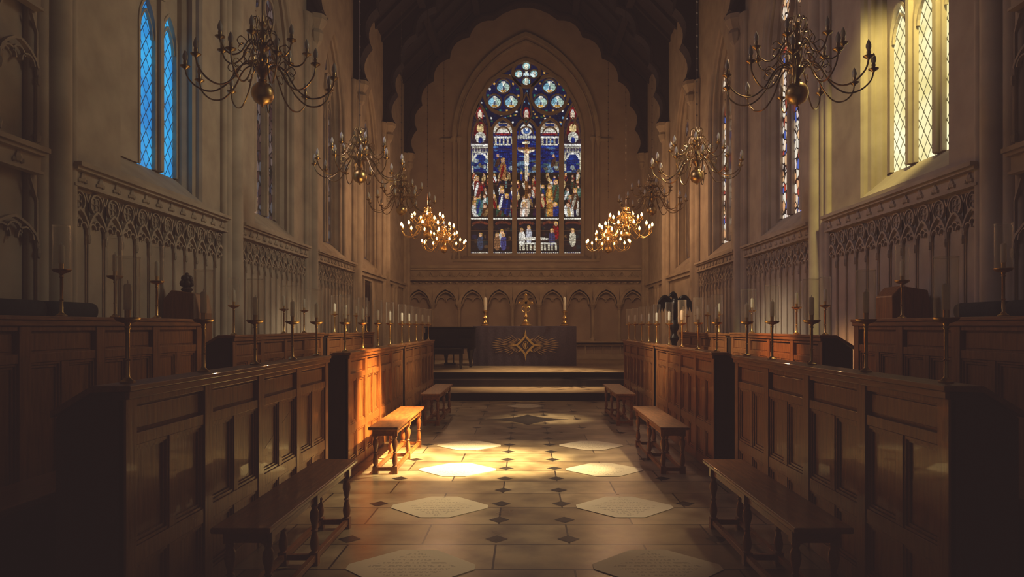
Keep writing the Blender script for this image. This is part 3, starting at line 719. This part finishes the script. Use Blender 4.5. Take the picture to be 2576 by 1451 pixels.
# ---------------------------------------------------------------- altar
al=empty('altar',(-.03,18.0,.45),'altar draped in dark purple frontal with gold star','altar')
m=MB(); m.box(-1.27,1.27,.03,.75,0,.95); m.build('body',DARKW,parent=al)
m=MB(); m.box(-1.3,1.3,0,.78,.95,1.0); m.build('table_top',CLOTH,parent=al,bevel=.01)
m=MB(); nx=80; vs=[];fs=[]
for i in range(nx+1):
    x=-1.3+2.6*i/nx; w=.006*math.sin(i*.9)
    vs+=[(x,-.012+w,.0),(x,-.012+w*.3,.98)]
for i in range(nx): fs.append((2*i,2*i+2,2*i+3,2*i+1))
m.add(vs,fs); m.build('altar_frontal',CLOTH,parent=al,recalc=False,smooth=True)
def star4(rx_,ry_,e,n=8):
    o=[]
    for i in range(4*n):
        a=2*pi*i/(4*n); q=abs(math.cos(a))**e+abs(math.sin(a))**e; rr_=(1/q)**(1/e); o.append((.02+rx_*rr_*math.cos(a),.52+ry_*rr_*math.sin(a)))
    return o
m=MB()
m.ribbon(star4(.22,.24,.9),.05,'XZ',-.026,-.035,True)
for a in range(8):
    g=a*pi/4; l=.40 if a%2==0 else .24; w=.035; b_=.13 if a%2 else .2
    c,s=math.cos(g),math.sin(g)
    m.prism([(.02+c*b_-s*w,.52+s*b_+c*w),(.02+c*l,.52+s*l),(.02+c*b_+s*w,.52+s*b_-c*w)],'XZ',-.026,-.034)
m.ribbon([(a*.7+.02,.52+b2) for a,b2 in circ(18,.09)],.014,'XZ',-.026,-.034,True)
m.prism([(.0,.46),(.04,.46),(.05,.56),(.02,.58),(-.01,.56)],'XZ',-.026,-.033)
m.build('embroidered_star',GOLD,parent=al)
m=MB()
for s in (-1,1):
    for k in range(15):
        g=(k-7)*.15
        for t,(l0,l1) in enumerate(((.26,.46),(.44,.64),(.62,.86))):
            if (t==1 and k in(0,14)) or (t==2 and (k<4 or k>10)): continue
            g2=g+(.05 if t==1 else 0)
            c,q=math.cos(g2)*s,math.sin(g2)*.5; w=.013
            m.prism([(.02+c*l0,.52+q*l0),(.02+c*(l0+l1)/2,.52+q*(l0+l1)/2+w),(.02+c*l1,.52+q*l1),(.02+c*(l0+l1)/2,.52+q*(l0+l1)/2-w)],'XZ',-.024,-.028)
m.build('embroidered_leaves',PALETH,parent=al)
for x in (-1.04,.99):
    r=empty('altar_candlestick',(x,18.3,1.45),'tall gilt candlestick with thick white candle on altar','candlestick','altar candlesticks')
    m=MB(); m.lathe([(.11,0),(.115,.02),(.08,.04),(.09,.07),(.05,.1),(.035,.14),(.06,.18),(.065,.21),(.035,.25),(.028,.3),(.05,.34),(.075,.37),(.075,.385),(.03,.385),(.03,.41)],seg=18); m.build('stem',BRASS,parent=r,smooth=True)
    m=MB(); m.lathe([(.034,.41),(.034,.72),(.02,.73),(.004,.735),(.003,.76)],seg=12); m.build('candle',WAX,parent=r,smooth=True)
r=empty('altar_cross',(0,18.35,1.45),'ornate gilt standing cross with pierced arms on altar','cross')
m=MB(); m.lathe([(.14,0),(.15,.03),(.10,.06),(.11,.09),(.05,.13),(.03,.18),(.06,.22),(.06,.25),(.025,.3),(.02,.36)],seg=18); m.build('base',BRASS,parent=r,smooth=True)
m=MB(); m.box(-.028,.028,-.015,.015,.34,.80); m.box(-.15,.15,-.015,.015,.57,.625); m.ribbon(circ(20,.085,0,.597),.018,'XZ',-.01,.01,True)
for x,z in ((-.15,.597),(.15,.597),(0,.80)):
    m.ellipsoid((x,0,z),(.036,.018,.036),8,6)
    for a in range(3): m.ellipsoid((x+.033*math.cos(a*2.09+pi/2),0,z+.033*math.sin(a*2.09+pi/2)),(.02,.015,.02),6,5)
for a in range(4): m.ellipsoid((.085*math.cos(pi/4+a*pi/2),0,.597+.085*math.sin(pi/4+a*pi/2)),(.02,.015,.02),6,5)
for s in (-1,1): m.tube(smoothcurve([(0,0,.36),(s*.08,0,.38),(s*.11,0,.45),(s*.06,0,.5),(s*.02,0,.46)],4),.01,6)
m.build('cross_arms',BRASS,parent=r)
# piano
pr=empty('grand_piano',(-2.42,17.2,.45),'black lacquered grand piano beside the altar','piano')
ol=[(0,0),(1.2,0),(1.2,.35),(1.1,.75),(.85,1.0),(.7,1.35),(.45,1.6),(.15,1.6),(0,1.4)]
m=MB(); m.prism(ol,'XY',.46,.95); m.build('case',BLACK,parent=pr,bevel=.01)
m=MB(); m.prism([(x*1.03-.015,y*1.03-.02) for x,y in ol],'XY',.952,.985); m.build('lid',BLACK,parent=pr,bevel=.005)
m=MB(); m.box(.08,1.12,-.16,0,.52,.70); m.box(.0,.08,-.18,0,.46,.84); m.box(1.12,1.2,-.18,0,.46,.84); m.build('keyboard',BLACK,parent=pr)
for x,y in ((.12,.1),(1.08,.1),(.35,1.35)):
    m=MB(); m.lathe([(.03,0),(.03,.05),(.025,.06),(.07,.32),(.09,.42),(.09,.46)],x,y,0,8); m.build('leg',BLACK,parent=pr)
m=MB(); m.box(.5,.53,.05,.08,.1,.46); m.box(.66,.69,.05,.08,.1,.46); m.box(.46,.73,-.05,.1,.06,.12); m.build('pedal_lyre',BLACK,parent=pr)
r=empty('piano_stool',(-1.85,16.75,.45),'black cushioned piano stool','stool')
m=MB(); m.box(-.38,.38,-.17,.17,.34,.48); m.build('seat',BLACK,parent=r,bevel=.02)
for x in (-.33,.33):
    for y in (-.13,.13): m=MB(); m.lathe([(.018,0),(.03,.2),(.03,.34)],x,y,0,8); m.build('leg',BLACK,parent=r)
# eagle lectern
er=empty('eagle_lectern',(2.28,11.0,.12),'dark bronze eagle lectern with spread wings on turned column','lectern')
er.scale=(.88,.88,.97)
m=MB(); m.lathe([(.24,0),(.25,.06),(.18,.1),(.1,.14),(.05,.22),(.045,.6),(.08,.66),(.05,.72),(.045,1.1),(.09,1.18),(.05,1.24),(.05,1.28),(.08,1.33),(.09,1.38),(.07,1.44),(.04,1.47)],seg=16); m.build('column',BRONZE,parent=er,smooth=True)
m=MB()
bp_=[(.0,.22,1.44),(.0,.12,1.50),(0,.0,1.60),(0,-.05,1.72),(.0,-.05,1.80),(-.02,-.07,1.86),(-.07,-.1,1.865),(-.12,-.12,1.83)]
m.tube(smoothcurve(bp_,3),[.03,.04,.06,.075,.085,.09,.095,.095,.09,.085,.075,.065,.055,.05,.048,.05,.05,.044,.035,.022,.012,.004][:22] ,12)
for s in (-1,1):
    w_=[(0,1.72),(.07,1.80),(.15,1.83),(.22,1.79),(.27,1.70),(.27,1.56),(.235,1.66),(.215,1.58),(.185,1.68),(.16,1.6),(.13,1.67),(.09,1.6),(.05,1.64)]
    n_=len(w_); vv=[]
    for th in (0,.04):
        for x,z in w_: vv.append((s*(.03+x),.02-.2*x+th,z+(.03 if s>0 else 0)))
    tri=tessellate_polygon([[Vector((x,z,0)) for x,z in w_]])
    m.add(vv,[tuple(t) for t in tri]+[tuple(i+n_ for i in reversed(t)) for t in tri]+[(i,(i+1)%n_,n_+(i+1)%n_,n_+i) for i in range(n_)])
    m.tube(smoothcurve([(s*.03,.0,1.72),(s*.12,-.02,1.82),(s*.2,-.03,1.83),(s*.29,-.04,1.74)],3),[.03,.03,.03,.03,.03,.028,.026,.022,.018,.012],8)
    m.tube([(s*.04,0,1.52),(s*.05,-.03,1.44)],.02,6)
m.build('eagle',BRONZE,parent=er,smooth=True)
# stall ends with poppyheads, cushions
for d,y,x in ((-1,7.1,-3.42),(1,6.35,3.43)):
    r=empty('stall_end',(x,y,.30),'carved oak stall end with desk and poppyhead finial','stall end','stall ends')
    m=MB(); m.prism([(-.18,0),(.18,0),(.18,1.28),(.14,1.47),(-.10,1.51),(-.18,1.42)],'XZ',0,.3); m.build('panel',WOODV,parent=r,bevel=.01)
    if d<0:
        m=MB(); z_=.06; m.lathe([(.03,1.42+z_),(.06,1.46+z_),(.03,1.49+z_),(.045,1.5+z_)],-.0,.12,0,12)
        for a in range(6): m.ellipsoid((.045*math.cos(a*pi/3),.12+.045*math.sin(a*pi/3),1.52+z_),(.03,.03,.035),8,6)
        for a in range(5): m.ellipsoid((.03*math.cos(a*1.257),.12+.03*math.sin(a*1.257),1.57+z_),(.028,.028,.032),8,6)
        m.ellipsoid((0,.12,1.60+z_),(.025,.025,.03),8,6); m.build('poppyhead',DARKW,parent=r,smooth=True)
def cushion(x,y,z,sx_,sy_,sz_,rot=0):
    m=MB(); m.box(-sx_,sx_,-sy_,sy_,0,sz_); o=m.build('cushion',CUSH,loc=(x,y,z)); o.rotation_euler=(0,0,rot)
    bv=o.modifiers.new('b','BEVEL'); bv.width=min(sz_,sx_)*.45; bv.segments=4
    for p in o.data.polygons: p.use_smooth=True
    tag(o,'dark cloth cushion lying on the stall ledge','cushion','stall cushions')
for d in (-1,1):
    mb=MB(); mb.box(*sorted((d*3.35,d*3.62)),2.4,5.9,.30,1.44); mb.box(*sorted((d*3.3,d*3.62)),2.4,5.9,1.44,1.5)
    r=empty('stall_seat_back',(0,0,0),'long oak stall ledge along the wall','stall','wall stalls'); o=mb.build('ledge',WOOD,parent=r,bevel=.006); 
    r.location=(d*3.45,2.4,.3); o.location=(-d*3.45,-2.4,-.3)
    for y in (4.1,4.75,5.35): cushion(d*3.46,y,1.5,.12,.28,.13)
# ---------------------------------------------------------------- lights
def spot(loc,tgt,e,size,blend,col,rad=.05):
    l=bpy.data.lights.new('sun_and_fill_spot','SPOT'); l.energy=e; l.spot_size=math.radians(size); l.spot_blend=blend; l.color=col; l.shadow_soft_size=rad  # one lamp type for the sun patches and the added fill spots
    o=bpy.data.objects.new('sun_and_fill_spot',l); o.location=loc; COL.objects.link(o)
    o.rotation_euler=(Vector(tgt)-Vector(loc)).to_track_quat('-Z','Y').to_euler()
def area(loc,tgt,e,sx_,sy_,col,spread=110):
    l=bpy.data.lights.new('window_daylight','AREA'); l.shape='RECTANGLE'; l.size=sx_; l.size_y=sy_; l.energy=e; l.color=col; l.spread=math.radians(spread)
    o=bpy.data.objects.new('window_daylight',l); o.location=loc; COL.objects.link(o)
    o.rotation_euler=(Vector(tgt)-Vector(loc)).to_track_quat('-Z','Y').to_euler()
spot((3.3,7.4,5.6),(-.62,7.7,0),16000,19,1,(1,.72,.32),.1)
spot((3.3,7.1,5.6),(-1.55,8.1,.5),19000,13,.8,(1,.55,.17))
spot((3.3,7.1,5.8),(.50,7.2,0),2800,7.5,.9,(1,.72,.34))
spot((3.3,10.4,5.8),(-.25,7.4,0),3200,28,1,(1,.72,.38),.2)
spot((3.3,6.6,6.2),(0.0,5.3,0),800,26,1,(1,.74,.44),.3)  # added fill spot, brightens the near floor slabs
spot((3.3,10.3,5.8),(.3,11.2,0),2400,14,1,(1,.74,.42))
spot((3.3,14.2,7.6),(0.3,15.6,.3),4200,30,1,(1,.66,.34))
spot((-3.2,10.6,6.0),(2.85,8.3,1.2),3600,11,.8,(1,.5,.2))
spot((-3.2,6.9,6.2),(2.3,10.0,1.45),3000,20,1,(1,.84,.6))  # added spot aimed along the right candle row to brighten it
spot((3.2,6.9,6.2),(-2.1,10.6,1.5),2200,20,1,(1,.82,.56))  # same kind of added spot for the left candle row
spot((3.2,16.8,6.2),(-.1,18.3,1.8),650,34,1,(1,.74,.44))  # added spot that lifts the gilt cross and candlesticks on the altar
spot((3.4,6.0,6.0),(3.9,7.9,3.4),520,44,.6,(1,.82,.26),.15)
area((3.5,7.1,6.0),(-3.6,9.8,3.2),27,1.2,1.2,(1,.88,.64),88)
area((-3.5,7.2,6.0),(3.6,9.6,2.4),18,1.2,1.2,(.88,.72,.86),88)
for x,y in ((-2.05,14.9),(2.08,14.9),(-2.05,17.9),(2.06,17.9)):
    l=bpy.data.lights.new('chandelier_glow','POINT'); l.energy=40; l.color=(1,.57,.31); l.shadow_soft_size=.02
    o=bpy.data.objects.new('chandelier_glow',l); o.location=(x+.06,y,3.27+.77); COL.objects.link(o)
w=bpy.data.worlds.new('w'); C.scene.world=w; w.use_nodes=True
bg=w.node_tree.nodes['Background']; bg.inputs[0].default_value=(.75,.52,.48,1); bg.inputs[1].default_value=.03
vs_=C.scene.view_settings; vs_.view_transform='Standard'
vs_.use_curve_mapping=True; cm=vs_.curve_mapping
for i,v in enumerate((.017,.011,.0105)): cm.curves[i].points[0].location=(0,v)
cm.update()
# ---------------------------------------------------------------- camera
cam=bpy.data.cameras.new('camera'); cam.sensor_width=36; cam.lens=1800*36/2576; cam.shift_x=-35/2576; cam.shift_y=94.5/2576; cam.clip_start=.05
co=bpy.data.objects.new('camera',cam); co.location=(0,0,1.45); co.rotation_euler=(pi/2,0,0); COL.objects.link(co); C.scene.camera=co
